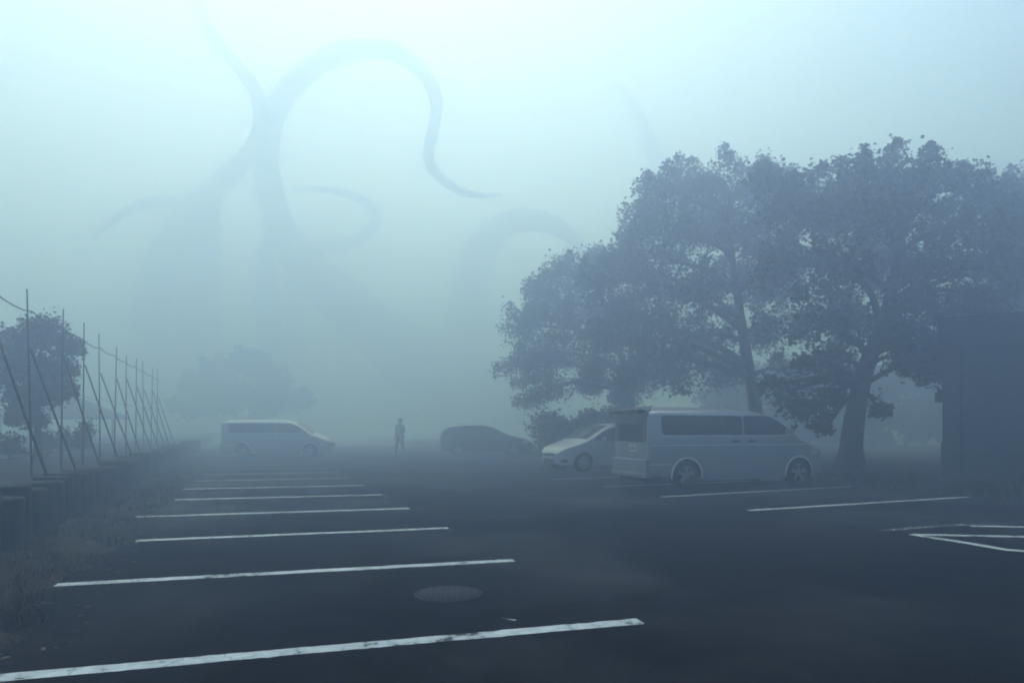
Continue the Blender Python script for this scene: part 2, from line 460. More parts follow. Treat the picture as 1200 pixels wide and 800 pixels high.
# ---- manhole cover
def manhole():
    t = empty('manhole_cover', gp(525, 695))
    b = MB(); prof = [(.285, -.05), (.285, .004), (.262, .004), (.262, -.05)]
    b.lathe([(r, y) for r, y in prof], 40, Matrix.Rotation(R(90), 4, 'X'))
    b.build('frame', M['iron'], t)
    b = MB(); mt = Matrix.Rotation(R(90), 4, 'X')
    b.lathe([(.001, .003), (.256, .003), (.256, -.05)], 40, mt)
    for i in range(-5, 6):
        for j in range(-5, 6):
            x, y = i*.045, j*.045
            if x*x+y*y < .235**2:
                b.box(x-.013, x+.013, y-.013, y+.013, .002, .004)
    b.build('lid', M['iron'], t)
    tag(t, 'round iron manhole cover between the two nearest bay lines', 'manhole cover')
manhole()

# ================================================================== LOG WALL AND POLE FENCE
def log_wall():
    t = empty('log_wall', wall_pt(0))
    o0 = wall_pt(0)
    for i in range(62):
        s = -6.5+i*.535
        p = wall_pt(s)-V*random.uniform(-.02, .05)-o0
        h = .68+random.choice((-.05, -.02, 0, .02, .05))+random.uniform(-.015, .015); r = .245+random.uniform(-.015, .02)
        b = MB(); k = 18
        tilt = Vector((random.uniform(-.012, .012), random.uniform(-.012, .012), 0))
        prof = [(-.2, 1.03), (.05, 1.02), (h*.5, 1.0), (h-.03, .99), (h-.006, .965), (h, .90)]
        ph = [random.uniform(.95, 1.05) for _ in range(k)]
        vs = []
        for z, q in prof:
            for j in range(k):
                a = 2*math.pi*j/k
                vs.append((p.x+tilt.x*z*3+r*q*ph[j]*math.cos(a), p.y+tilt.y*z*3+r*q*ph[j]*math.sin(a), z))
        fs = [(a*k+j, a*k+(j+1) % k, (a+1)*k+(j+1) % k, (a+1)*k+j) for a in range(len(prof)-1) for j in range(k)]
        b.add(vs, fs, 0, True)
        b.f.append(tuple(range(5*k, 6*k))); b.m.append(1); b.sm.append(False)
        b.build('log', [M['log'], M['logtop']], t)
    tag(t, 'low retaining wall of upright dark logs with stepped tops on the left', 'wall')
log_wall()

def fence_pt(s): return wall_pt(s-.05)-V*.8
def pole_fence():
    f0 = fence_pt(0)
    t = empty('pole_fence', (f0.x, f0.y, .56))
    O = Vector((f0.x, f0.y, .56))
    ks = range(-1, 10)
    for k in ks:
        s = -.15+1.9*k
        p = fence_pt(s)
        top = Vector((random.uniform(-.05, .05), random.uniform(-.05, .05), 3.6+random.uniform(-.08, .12)))
        b = MB(); b.tube([p+Vector((0, 0, .4))-O, Vector((p.x+top.x*.5, p.y+top.y*.5, 2.0))-O, Vector((p.x+top.x, p.y+top.y, top.z))-O], [.018, .016, .011], 7)
        b.build('post', M['pole'], t)
        h = 2.75+random.uniform(-.15, .15)
        a = Vector((p.x+top.x*.6+.03, p.y+top.y*.6, h)); c = p+V*(.70+random.uniform(-.05, .05))+U*random.uniform(-.05, .1)+Vector((0, 0, .5))
        b = MB(); mid = a.lerp(c, .5)+Vector((0, 0, -.03))
        b.tube([a-O, mid-O, c-O], [.015, .017, .020], 7); b.build('stay', M['pole'], t)
    for z, sag, r in ((3.33, .05, .011), (.95, .03, .009), (2.1, .05, .004)):
        pts = []
        for k in range(-2, 10):
            a = fence_pt(-.15+1.9*k); c = fence_pt(-.15+1.9*(k+1))
            for q in (0, .25, .5, .75):
                p = a.lerp(c, q); pts.append(Vector((p.x, p.y, z-sag*4*q*(1-q)+.012*math.sin(k*2.3+q)))-O)
        b = MB(); b.tube(pts, r, 6); b.build('wire', M['wire'], t)
    tag(t, 'row of tall thin poles with slanting stays and wires behind the log wall', 'fence')
pole_fence()

# ================================================================== TREES
LEAF = np.array([(0, -.5, 0), (.26, -.34, .02), (.5, .06, .05), (.2, .1, 0), (0, .55, -.04), (-.2, .1, 0), (-.5, .06, .05), (-.26, -.34, .02)])
def leaf_mesh(name, centers, sizes, droop=.35):
    n = len(centers); k = len(LEAF)
    a = RNG.uniform(0, 2*np.pi, n)
    nz = np.stack([RNG.normal(0, .55, n), RNG.normal(0, .55, n), np.ones(n)], 1)
    nz[:, 2] = np.where(RNG.random(n) < .3, RNG.normal(0, .5, n), 1)
    nz /= np.linalg.norm(nz, axis=1, keepdims=True)
    t = np.stack([np.cos(a), np.sin(a), -droop*np.ones(n)], 1)
    t -= nz*(t*nz).sum(1, keepdims=True); t /= np.linalg.norm(t, axis=1, keepdims=True)+1e-9
    w = np.cross(nz, t)
    P = centers[:, None, :]+sizes[:, None, None]*(LEAF[None, :, 0:1]*w[:, None]+LEAF[None, :, 1:2]*t[:, None]+LEAF[None, :, 2:3]*nz[:, None])
    me = bpy.data.meshes.new(name)
    me.vertices.add(n*k); me.vertices.foreach_set('co', P.reshape(-1).astype(np.float32))
    me.loops.add(n*k); me.loops.foreach_set('vertex_index', np.arange(n*k, dtype=np.int32))
    me.polygons.add(n); me.polygons.foreach_set('loop_start', np.arange(0, n*k, k, dtype=np.int32))
    me.update(calc_edges=True); me.validate()
    return me

def tree(name, base, trunk, lobes, label, cat='tree', group=None, leaf=.2, per=70, dens=1., mat='leaf', r0=.34, shoots=0, gap=.0):
    """trunk: points up the stem; lobes: (centre, radius) clumps reached by limbs; every clump is many sprays of leaves on twigs"""
    rnd = random.Random(hash(name) % 1 + len(lobes)*17+int(base.x*10))
    t = empty(name, base)
    wood = MB(); tw = wood
    T = [Vector(p) for p in trunk]
    fine = []
    for i in range(len(T)-1):
        for q in np.linspace(0, 1, 5, endpoint=False):
            p0 = T[max(i-1, 0)]; p3 = T[min(i+2, len(T)-1)]
            q2, q3 = q*q, q*q*q
            fine.append(.5*((2*T[i])+(T[i+1]-p0)*q+(2*p0-5*T[i]+4*T[i+1]-p3)*q2+(-p0+3*T[i]-3*T[i+1]+p3)*q3))
    fine.append(T[-1])
    m = len(fine)
    rad = [r0*(1.45-.45*min(1, i/3)) * (1-.72*(i/(m-1))**.9) for i in range(m)]
    wood.tube([p-base for p in fine], rad, 12)
    centers = []; sizes = []
    def limb(a, c, ra, rb, mb, n=6, wig=.12, sides=7):
        L = (c-a).length; pts = []
        side = Vector((rnd.uniform(-1, 1), rnd.uniform(-1, 1), rnd.uniform(-.3, .6)))*L*wig
        for i in range(n+1):
            q = i/n
            p = a.lerp(c, q)+side*math.sin(math.pi*q)+Vector((0, 0, L*.10*math.sin(math.pi*q)))
            p += Vector((rnd.gauss(0, 1), rnd.gauss(0, 1), rnd.gauss(0, 1)))*L*.012*(0 < i < n)
            pts.append(p)
        mb.tube([p-base for p in pts], [ra+(rb-ra)*(i/n)**.8 for i in range(n+1)], sides)
        return pts
    for lb in lobes:
        c, r = lb[:2]; ls = lb[2] if len(lb) > 2 else 1.
        c = Vector(c)
        # the stem point this limb leaves from
        best = min(range(int(m*.38), m), key=lambda i: (fine[i]-c).length+max(0, (fine[i].z-c.z+.25*(c-fine[i]).xy.length))*1.6)
        a = fine[best]; L = (c-a).length
        ra = min(rad[best]*.75, .05+L*.024)
        pts = limb(a, c, ra, .035, wood)
        nsub = max(5, int(13*r*r*dens))
        for k in range(nsub):
            u = Vector((rnd.gauss(0, 1), rnd.gauss(0, 1), rnd.gauss(0, 1))).normalized()
            q = rnd.random()**.45
            sc = c+Vector((u.x, u.y, u.z*.82))*r*q
            if rnd.random() < gap: continue
            src = pts[rnd.randint(2, len(pts)-1)]
            tp = limb(src, sc, .022, .007, tw, 4, .10, 4)
            # sprays of leaves: flat layered fans around the twig end
            sr = min((.34+.25*rnd.random())*(.75+.25*r/1.5), r*.62)
            nl = int(per*rnd.uniform(.6, 1.3)/ls**4)
            ang = RNG.uniform(0, 2*np.pi, nl); rr = sr*np.sqrt(RNG.random(nl))*1.25
            X = np.stack([np.cos(ang)*rr, np.sin(ang)*rr, RNG.normal(0, sr*.42, nl)-rr*.22], 1)
            X += np.array(sc)
            centers.append(X); sizes.append(RNG.uniform(.6, 1.25, nl)*leaf*ls)
            # a few leaves back along the twig
            for p in tp[2:4]:
                kk = 6
                centers.append(np.array(p)+RNG.normal(0, .12, (kk, 3))); sizes.append(RNG.uniform(.6, 1.1, kk)*leaf)
        # leading shoots that break the outline of the crown
        for k in range(shoots if ls == 1 else 0):
            a = c+Vector((rnd.uniform(-.7, .7)*r, rnd.uniform(-.7, .7)*r, r*.55))
            h = rnd.uniform(.3, .8)*(.5+.35*r); e = a+Vector((rnd.uniform(-.2, .2)*h, rnd.uniform(-.2, .2)*h, h))
            limb(pts[-2], e, .02, .005, wood, 4, .06, 4)
            nl = int(per*1.1); q = RNG.random(nl)**1.3
            X = np.array(a)[None]+(np.array(e)-np.array(a))[None]*q[:, None]+RNG.normal(0, 1, (nl, 3))*((1-q)*.20+.06)[:, None]*(.5+.35*r)
            centers.append(X); sizes.append(RNG.uniform(.6, 1.2, nl)*leaf)
    wood.build('trunk', M['bark'], t, fix=False)
    C = np.concatenate(centers)-np.array(base); S = np.concatenate(sizes)
    # ground the leaves: nothing below ankle height
    keep = C[:, 2] > .25
    link('crown', leaf_mesh('crown', C[keep], S[keep]), M[mat], t)
    tag(t, label, cat, group)
    return t
def lobes_at(y0, L):
    rnd = random.Random(int(y0*10))
    return [(wp(px, py, y0+(dy if dy is not None else 0)), rp*(y0+dy)/800) for px, py, rp, dy in L]

GT = 'leafy trees behind the parked cars'
# middle tree, leaning stem behind the van
y = 25.0
tree('broadleaf_tree', Vector((9.1, y, 0)), [wp(892, 544, y), wp(884, 470, y), wp(872, 400, y), wp(862, 330, y), wp(852, 255, y)],
     lobes_at(y, [(745, 262, 26, .5), (772, 226, 26, -.6), (806, 220, 30, .4), (845, 214, 28, -.3), (884, 218, 30, .6), (925, 226, 30, .8),
                  (735, 305, 34, 0), (785, 275, 38, -1.4), (835, 262, 40, 1.6), (890, 270, 40, -.8), (760, 345, 36, .9), (700, 330, 26, -.5),
                  (815, 335, 40, -1.8), (870, 330, 38, 1.4), (925, 320, 38, 1.0), (775, 400, 34, -1), (725, 385, 34, .6), (830, 395, 34, .8), (905, 385, 32, 1.4),
                  (790, 440, 22, -.4), (850, 440, 22, .9), (745, 430, 24, .3), (925, 440, 22, 1.6)]),
     'tall leafy tree with leaning trunk rising behind the silver van roof', 'tree', GT, leaf=.135, per=165, shoots=2, r0=.30)
# right hand tree with a forked stem
y = 19.0
tree('broadleaf_tree', Vector((9.45, y, 0.1)), [wp(996, 552, y), wp(1000, 500, y), wp(1012, 440, y), wp(1030, 390, y), wp(1048, 330, y), wp(1060, 250, y)],
     lobes_at(y, [(905, 222, 28, .8), (958, 222, 30, .5), (1000, 215, 32, -.4), (1045, 208, 32, .6), (1090, 208, 30, -.5), (1132, 222, 28, .4), (1172, 238, 28, .9), (1205, 262, 30, .3), (1150, 272, 30, -.6), (1200, 320, 30, .8),
                  (930, 250, 36, -.2), (985, 258, 44, 1.4), (1045, 245, 44, -1.5), (1100, 250, 36, .8),
                  (925, 312, 38, .5), (975, 325, 42, -1.6), (1035, 315, 44, 1.5), (1085, 320, 36, -1.2), (1165, 318, 28, -.6), (1130, 345, 34, .3),
                  (945, 372, 36, -1.2), (1000, 382, 36, 1.2), (1055, 372, 40, -.6), (1110, 392, 32, -.9), (1160, 372, 30, .4),
                  (985, 425, 22, .8), (1060, 420, 28, -1.2), (1098, 430, 22, -1.0)])
     + [(wp(948, 425, y-1.2), .36, 1.4), (wp(922, 470, y-1.6), .40, 1.5), (wp(950, 478, y-1.8), .46, 1.5), (wp(975, 462, y-1.2), .36, 1.5), (wp(962, 500, y-1.0), .28, 1.5), (wp(1030, 480, y-.6), .26, 1.5), (wp(905, 452, y-1.2), .36, 1.5)],
     'broad tree with forked trunk beside the building, low leafy sprays on its stem', 'tree', GT, leaf=.13, per=170, shoots=2, r0=.34)
# left hand tree over the compact car
y = 30.0
tree('broadleaf_tree', Vector((5.3, y, 0)), [wp(742, 538, y), wp(740, 480, y), wp(732, 430, y), wp(715, 380, y), wp(700, 330, y)],
     lobes_at(y, [(628, 345, 22, .3), (660, 322, 26, -.8), (700, 318, 26, .4), (738, 318, 26, .9), (612, 385, 24, .2), (648, 375, 32, -1.3), (695, 365, 34, 1.5),
                  (610, 425, 24, -.5), (650, 420, 30, 1.2), (695, 415, 30, -1.4), (740, 385, 30, .5), (618, 458, 20, .6), (650, 458, 20, -.9), (690, 452, 20, .8), (735, 448, 22, -.6), (770, 430, 24, .6), (725, 472, 14, -.8)]),
     'bushy tree spreading low over the pale compact car', 'tree', GT, leaf=.135, per=165, shoots=2, r0=.26)
# behind the building
y = 26.0
tree('broadleaf_tree', Vector((19.3, y, 0.1)), [wp(1194, 545, y), wp(1195, 470, y), wp(1192, 380, y), wp(1188, 300, y)],
     lobes_at(y, [(1168, 232, 28, .4), (1205, 225, 30, -.5), (1240, 250, 40, 0), (1180, 262, 30, 1.3), (1215, 300, 40, -1), (1185, 340, 34, .6), (1250, 320, 40, 0.5), (1220, 372, 34, 0), (1170, 368, 26, -.5)]),
     'tree at the right edge rising behind the flat roofed building', 'tree', GT, leaf=.135, per=165, shoots=2, r0=.28)
# left, behind the fence
y = 17.0
bz = Vector(((45-600)*y/800, y, .56))
tree('round_tree', bz, [bz, wp(44, 500, y), wp(46, 460, y), wp(48, 410, y)],
     lobes_at(y, [(20, 395, 20, .2), (48, 388, 22, -.3), (72, 402, 18, .3), (12, 432, 22, -.3), (46, 425, 26, .5), (74, 432, 18, -.3), (22, 465, 20, .3), (56, 460, 22, -.4), (76, 455, 12, .2), (42, 492, 14, .2), (20, 490, 10, -.2)]),
     'round dense tree on the raised ground behind the pole fence', 'tree', None, leaf=.10, per=130, dens=4.2, mat='leaf2', r0=.10)
y = 75.0
bz = Vector(((275-600)*y/800, y, .5))
tree('round_tree', bz, [bz, wp(276, 480, y), wp(276, 450, y), wp(274, 430, y)],
     lobes_at(y, [(225, 452, 22, 0), (258, 430, 22, .5), (290, 425, 24, -.5), (322, 445, 22, .3), (350, 465, 18, 0), (270, 462, 28, .8), (310, 472, 24, -.8), (235, 475, 20, .5), (205, 475, 14, 0)]),
     'faint broad tree far off in the fog above the white van', 'tree', None, leaf=.34, per=60, dens=.8, mat='leaf2', r0=.22)
# a far belt of trees added to darken the bright gap between the trunks on the right
y = 44.0
bz = Vector((22, y, 0))
o = tree('added_far_trees', bz, [bz, bz+Vector((0, 0, 3)), bz+Vector((.2, 0, 6))],
     lobes_at(y, [(px, py, 30, d) for px, py, d in ((850, 470, 0), (890, 450, 1), (935, 462, -1), (975, 440, .5), (1015, 455, -.5), (1055, 440, 0), (1095, 455, 1), (1135, 440, -1), (1180, 455, 0),
      (870, 500, 0), (920, 500, 1), (970, 495, -1), (1020, 498, 0), (1070, 495, 1), (1120, 498, -1), (1170, 495, 0))]),
     'added far belt of trees darkening the fog beyond the parking bays', 'woodland', None, leaf=.34, per=60, dens=1.0, mat='leaf2', r0=.2)
o['kind'] = 'stuff'
# upright figures built as shrubs
def shrub(name, base, h, r, n, label, group, leaf=.12, cone=False, mat='leaf2', per=60):
    L = []
    rnd = random.Random(int(base.x*100))
    for i in range(n):
        z = h*(.15+.8*(i+.5)/n); rr = r*((1.05-z/h) if cone else math.sin(math.pi*min(.92, .18+.75*z/h)))
        a = rnd.uniform(0, 6.28); q = rr*rnd.uniform(.1, .6)
        L.append((base+Vector((math.cos(a)*q, math.sin(a)*q, z)), max(.16, rr*.62)))
    return tree(name, base, [base, base+Vector((.02, 0, h*.4)), base+Vector((0, .02, h*.85))], L, label, 'shrub', group, leaf=leaf, per=per, dens=6, mat=mat, r0=.03)
GS = 'small upright figures built as shrubs on the raised ground'
for px, yy, h, r, l in [(11, 15.2, .62, .28, 'small upright figure built as a shrub at the left edge below the round tree'),
                        (55, 19.0, .62, .30, 'low figure built as a shrub just right of the round tree stem'),
                        (73, 19.5, .75, .24, 'narrow figure built as a shrub between the round tree and the tallest one'),
                        (96, 18.5, .98, .25, 'tallest columnar figure built as a shrub, near the roofed shelter')]:
    shrub('shrub', Vector(((px-600)*yy/800, yy, .55)), h, r, 7, l, GS, leaf=.08, per=40)
# hedge like bush behind the compact car
y = 27.5
for px, yy, h, r, l in [(662, 27.0, 2.3, 1.5, 'dark round bush behind the front of the compact car'), (702, 28.2, 2.5, 1.5, 'dark bush half hidden by the rear of the silver van'),
                        (752, 27.5, 2.0, 1.4, 'dark bush standing behind the silver van below the leaning tree')]:
    base = Vector(((px-600)*yy/800, yy, .05)); L = []
    rnd = random.Random(px)
    for i in range(10):
        a = rnd.uniform(0, 6.28); q = r*rnd.uniform(.1, .62); z = h*rnd.uniform(.18, .72)
        L.append((base+Vector((math.cos(a)*q, math.sin(a)*q, z)), r*.42))
    tree('bush', base, [base, base+Vector((.05, 0, h*.3)), base+Vector((0, .02, h*.6))], L, l, 'bush', 'bushes behind the parked cars', leaf=.16, per=60, dens=3, mat='leaf2', r0=.06)

# ================================================================== BUILDING AND SHELTER
def building():
    c = Vector((10.33, 16.5, 0)); ang = R(-34)
    t = empty('utility_building', c, ang)

    Ln, D = 9.0, 7.0
    b = MB(); b.box(.06, Ln-.06, .06, D, 1.03, 3.3)
    b.build('wall', M['wall'], t)
    b = MB(); b.box(.03, Ln, .03, D+.06, -.1, 1.03); bevel_obj(b.build('plinth', M['plinth'], t), .012)
    b = MB(); b.box(-.02, Ln+.1, -.05, D+.2, 3.28, 3.96)
    bevel_obj(b.build('roof', M['fascia'], t), .015)
    b = MB(); b.box(-.08, Ln+.15, -.11, D+.25, 3.96, 4.02); b.build('roof_edge', M['fascia'], t)
    for i in range(8):      # shallow ribs dividing the wall into bays
        x = .9+i*1.05
        b = MB(); b.box(x, x+.05, .035, .08, 1.035, 3.275); b.build('batten', M['wall'], t)
    b = MB(); b.box(-.10, .05, .15, .40, 2.0, 2.24); b.box(-.06, .06, .2, .35, 2.24, 2.32)
    bevel_obj(b.build('junction_box', M['blackp'], t), .01)
    b = MB(); b.tube([(.45, .0, 3.27), (.45, .0, .1)], .04, 10); b.build('downpipe', M['fascia'], t)
    tag(t, 'dark flat roofed building with plain grey wall at the right edge', 'building')
building()
def shelter():
    t = empty('garden_shelter', (-26.2, 39.5, .56), R(10))
    for x in (-2.3, 2.3):
        for yy in (-1.6, 1.6):
            b = MB(); b.box(x-.08, x+.08, yy-.08, yy+.08, 0, 1.5); b.build('post', M['pole'], t)
    b = MB(); e = 1.42
    vs = [(-3, -2.2, e), (3, -2.2, e), (3, 2.2, e), (-3, 2.2, e), (-1.2, 0, 2.5), (1.2, 0, 2.5)]
    vs += [(x, y, z-.12) for x, y, z in vs[:4]]
    b.add(vs, [(0, 1, 5, 4), (1, 2, 5), (2, 3, 4, 5), (3, 0, 4), (0, 6, 7, 1), (1, 7, 8, 2), (2, 8, 9, 3), (3, 9, 6, 0), (6, 9, 8, 7)])
    b.build('roof', M['roofing'], t)
    tag(t, 'low shelter with hipped roof, blurred in fog right of the round tree', 'shelter')
shelter()

# ================================================================== TENTACLES
def tentacle(pts, y, label, back=55):
    n = len(pts)
    Y = [y+back*max(0, 1-i/(.5*n))**1.1 for i in range(n)]       # rooted farther off, leaning towards the car park
    P = [wp(px, py, yy) for (px, py, w), yy in zip(pts, Y)]
    P[0].z = max(P[0].z, -.3)
    Wd = [w*.5*yy/800 for (*_, w), yy in zip(pts, Y)]
    fine = []; rad = []
    for i in range(len(P)-1):
        for q in np.linspace(0, 1, 10, endpoint=False):
            p0 = P[max(i-1, 0)]; p3 = P[min(i+2, len(P)-1)]
            q2, q3 = q*q, q**3
            fine.append(.5*((2*P[i])+(P[i+1]-p0)*q+(2*p0-5*P[i]+4*P[i+1]-p3)*q2+(-p0+3*P[i]-3*P[i+1]+p3)*q3))
            rad.append(Wd[i]+(Wd[i+1]-Wd[i])*q)
    fine.append(P[-1]); rad.append(Wd[-1])
    base = Vector((fine[0].x, fine[0].y, 0))
    rad = np.convolve(np.pad(rad, 6, 'edge'), np.ones(13)/13, 'valid')
    wv = [1+.035*math.sin(i*.9+y)+.03*math.sin(i*.37) for i in range(len(rad))]
    b = MB(); b.tube([p-base for p in fine], [r*w for r, w in zip(rad, wv)], 24)
    b.v = [(p[0], p[1], max(p[2], -.5)) for p in b.v]
    o = b.build('tentacle', M['skin_t']); o.location = base
    tag(o, label, 'tentacle', 'giant tentacles rising in the fog')
T0 = 83
tentacle([(640, 522, 120), (560, 470, 96), (490, 425, 78), (436, 383, 64), (394, 346, 54), (357, 310, 46), (331, 273, 38), (319, 236, 32), (312, 194, 29), (315, 152, 28), (331, 115, 27), (357, 87, 26),
          (394, 65, 24), (436, 57, 22), (467, 64, 20), (497, 88, 17), (511, 115, 15), (509, 147, 13), (502, 178, 13), (508, 200, 12), (535, 222, 10), (562, 229, 6), (588, 228, 2.5)],
         T0, 'largest tentacle, rising in a big hooked arch with a curled tip in the sky')
tentacle([(172, 525, 56), (174, 430, 48), (180, 340, 38), (200, 284, 32), (231, 238, 27), (272, 203, 23), (298, 172, 20), (306, 140, 18), (299, 106, 16), (278, 78, 15), (254, 52, 14), (238, 24, 13), (231, 2, 11), (229, -18, 7)],
         84, 'long thin tentacle crossing behind the big arch and leaving the top edge')
tentacle([(238, 525, 44), (238, 430, 38), (240, 350, 32), (245, 295, 28), (246, 250, 22), (256, 220, 14), (268, 206, 5)], 101, 'short straight tentacle standing just left of the big arch')
tentacle([(205, 525, 50), (214, 420, 36), (226, 320, 24), (226, 270, 20), (212, 243, 17), (186, 236, 14), (156, 244, 11), (130, 260, 8), (112, 276, 3)], 101, 'small tentacle curling over to the left with a drooping tip')
tentacle([(372, 525, 40), (352, 430, 28), (344, 350, 20), (350, 305, 17), (372, 289, 16), (400, 287, 15), (428, 276, 14), (440, 255, 13), (428, 236, 11), (396, 224, 9), (366, 222, 7), (345, 224, 2.5)], 101, 'small tentacle coiled in a loop right of the big arch stem')
tentacle([(330, 525, 44), (322, 440, 36), (315, 370, 28), (311, 315, 22), (314, 285, 14), (320, 268, 5)], 101, 'short tentacle hidden behind the foot of the big arch')
tentacle([(548, 524, 64), (548, 420, 54), (552, 340, 46), (562, 298, 40), (582, 270, 32), (612, 258, 27), (644, 262, 22), (670, 278, 17), (688, 300, 12), (696, 325, 5)], 101, 'thick low arching tentacle beside the left edge of the trees')
tentacle([(850, 524, 60), (820, 400, 44), (795, 290, 32), (775, 205, 24), (760, 165, 18), (745, 130, 14), (725, 102, 9), (704, 101, 3)], 104, 'faintest tentacle, a thin tip rising above the middle tree')

# ================================================================== VEHICLES
class Car:
    def __init__(s, L, W, zt, zb, belt, roof_in, nose, tail, crown=.03, rt=.07, roofz=1.5):
        s.L, s.W = L, W/2
        s.zt = smooth_curve(*zip(*zt)); s.zb = smooth_curve(*zip(*zb))
        s.belt, s.rin, s.nose, s.tail, s.crown, s.rt, s.roofz = belt, roof_in, nose, tail, crown, rt, roofz
    def plan(s, x):
        n0, nw = s.nose; t0, tw = s.tail
        p = 1.
        if x > s.L-n0:
            q = (x-(s.L-n0))/n0; p *= tw*0+1-(1-nw)*(1-math.sqrt(max(0, 1-q**2.2)))
        if x < t0:
            q = (t0-x)/t0; p *= 1-(1-tw)*(1-math.sqrt(max(0, 1-q**2.2)))
        return p
    def side(s, x, z):
        if z < .5: f = .955+.045*math.sin(math.pi/2*min(1, max(0, (z-.15)/.35)))
        elif z < s.belt: f = 1
        else:
            q = (z-s.belt)/(s.roofz-s.belt); f = 1-s.rin*(.75*q+.25*q*q)
        return s.W*s.plan(x)*f
    def ring(s, x):
        zt, zb = s.zt(x), s.zb(x)
        rt = min(s.rt, (zt-zb)*.3); c = s.crown
        pts = [(0., zb), (s.side(x, zb+.05)*.7, zb), (s.side(x, zb+.05)-.04, zb+.01)]
        M_ = 22
        for i in range(M_+1):
            z = zb+.05+(zt-rt-zb-.05)*i/M_
            pts.append((s.side(x, z), z))
        w = s.side(x, zt-rt)
        for a in (20, 40, 60, 80):
            a = R(a); pts.append((w-rt*1.3*(1-math.cos(a)), zt-rt+(rt-c)*math.sin(a)))
        wi = w-rt*1.3
        for q in (.95, .8, .6, .4, .2, 0): pts.append((wi*q, zt-c*q*q))
        return pts
    def top(s, x, y):
        zt = s.zt(x); w = s.side(x, zt-s.rt)-s.rt*1.3
        return zt-s.crown*min(1.3, (y/w)**2)
    def body(s, mat, parent, wells, wr):
        xs = sorted(set(list(np.linspace(0, s.L, 64))+list(np.linspace(0, .25, 7))+list(np.linspace(s.L-.35, s.L, 10))))
        rings = []
        for x in xs:
            h = s.ring(x)
            full = [(x, y, z) for y, z in h]+[(x, -y, z) for y, z in reversed(h[1:-1])]
            rings.append(full)
        n = len(rings[0]); b = MB()
        b.add([p for r in rings for p in r], [(i*n+j, i*n+(j+1) % n, (i+1)*n+(j+1) % n, (i+1)*n+j) for i in range(len(xs)-1) for j in range(n)], 0, True)
        b.f.append(tuple(range(n))); b.m.append(0); b.sm.append(False)
        b.f.append(tuple(range((len(xs)-1)*n, len(xs)*n))); b.m.append(0); b.sm.append(False)
        o = b.build('body', [mat, M['well']], parent)
        cut = MB()
        for wx, wz in wells:
            for sg in (1, -1):
                y0, y1 = sg*(s.W-.32), sg*(s.W+.2)
                k = 32
                ring = [(wx+wr*math.cos(2*math.pi*j/k), wz+wr*math.sin(2*math.pi*j/k)) for j in range(k)]
                vs = [(a, y0, c) for a, c in ring]+[(a, y1, c) for a, c in ring]
                cut.add(vs, [(j, (j+1) % k, k+(j+1) % k, k+j) for j in range(k)]+[tuple(range(k))[::-1], tuple(range(k, 2*k))], 1)
        co = cut.build('cutter', [mat, M['well']])
        co.matrix_world = Matrix.Identity(4)
        pm = o.parent; o.parent = None
        md = o.modifiers.new('b', 'BOOLEAN'); md.object = co; md.operation = 'DIFFERENCE'; md.solver = 'EXACT'
        apply_mods(o); o.parent = pm
        bpy.data.objects.remove(co)
        return o
    def patch(s, name, mat, parent, x0, x1, lo, hi, sides=(1, -1), eps=.006, rc=.05, nx=28, nz=8):
        """a panel lying on the flank between the curves lo(x), hi(x), corners rounded"""
        lo = lo if callable(lo) else (lambda x, v=lo: v); hi = hi if callable(hi) else (lambda x, v=hi: v)
        out = []
        xs = [x0+(x1-x0)*(.5-.5*math.cos(math.pi*i/nx)) if rc else x0+(x1-x0)*i/nx for i in range(nx+1)]
        for sg in sides:
            b = MB(); vs = []; fs = []
            for x in xs:
                a, c = lo(x), hi(x); ins = 0
                d = min(x-x0, x1-x)
                if d < rc: ins = rc-math.sqrt(max(0, rc*rc-(rc-d)**2))
                ins = min(ins, (c-a)*.49)
                a += ins; c -= ins
                col = [(a, -.012)]+[(a+(c-a)*j/nz, eps) for j in range(nz+1)]+[(c, -.012)]
                for z, e in col: vs.append((x, sg*(s.side(x, z)+e), z))
            m = nz+3
            fs = [(i*m+j, i*m+j+1, (i+1)*m+j+1, (i+1)*m+j) for i in range(nx) for j in range(m-1)]
            fs += [tuple(range(m)), tuple(range(nx*m, (nx+1)*m))]
            b.add(vs, fs, 0, False)
            out.append(b.build(name, mat, parent))
        return out
    def toppatch(s, name, mat, parent, x0, x1, y0f, eps=.006, ny=12, nx=12):
        b = MB(); vs = []
        for i in range(nx+1):
            x = x0+(x1-x0)*i/nx; yw = y0f(x)
            for j in range(-1, ny+2):
                jj = min(max(j, 0), ny); yy = -yw+2*yw*jj/ny
                e = -.012 if j in (-1, ny+1) else eps
                vs.append((x, yy, s.top(x, yy)+e))
        m = ny+3
        fs = [(i*m+j, i*m+j+1, (i+1)*m+j+1, (i+1)*m+j) for i in range(nx) for j in range(m-1)]
        b.add(vs, fs, 0, True)
        return b.build(name, mat, parent)

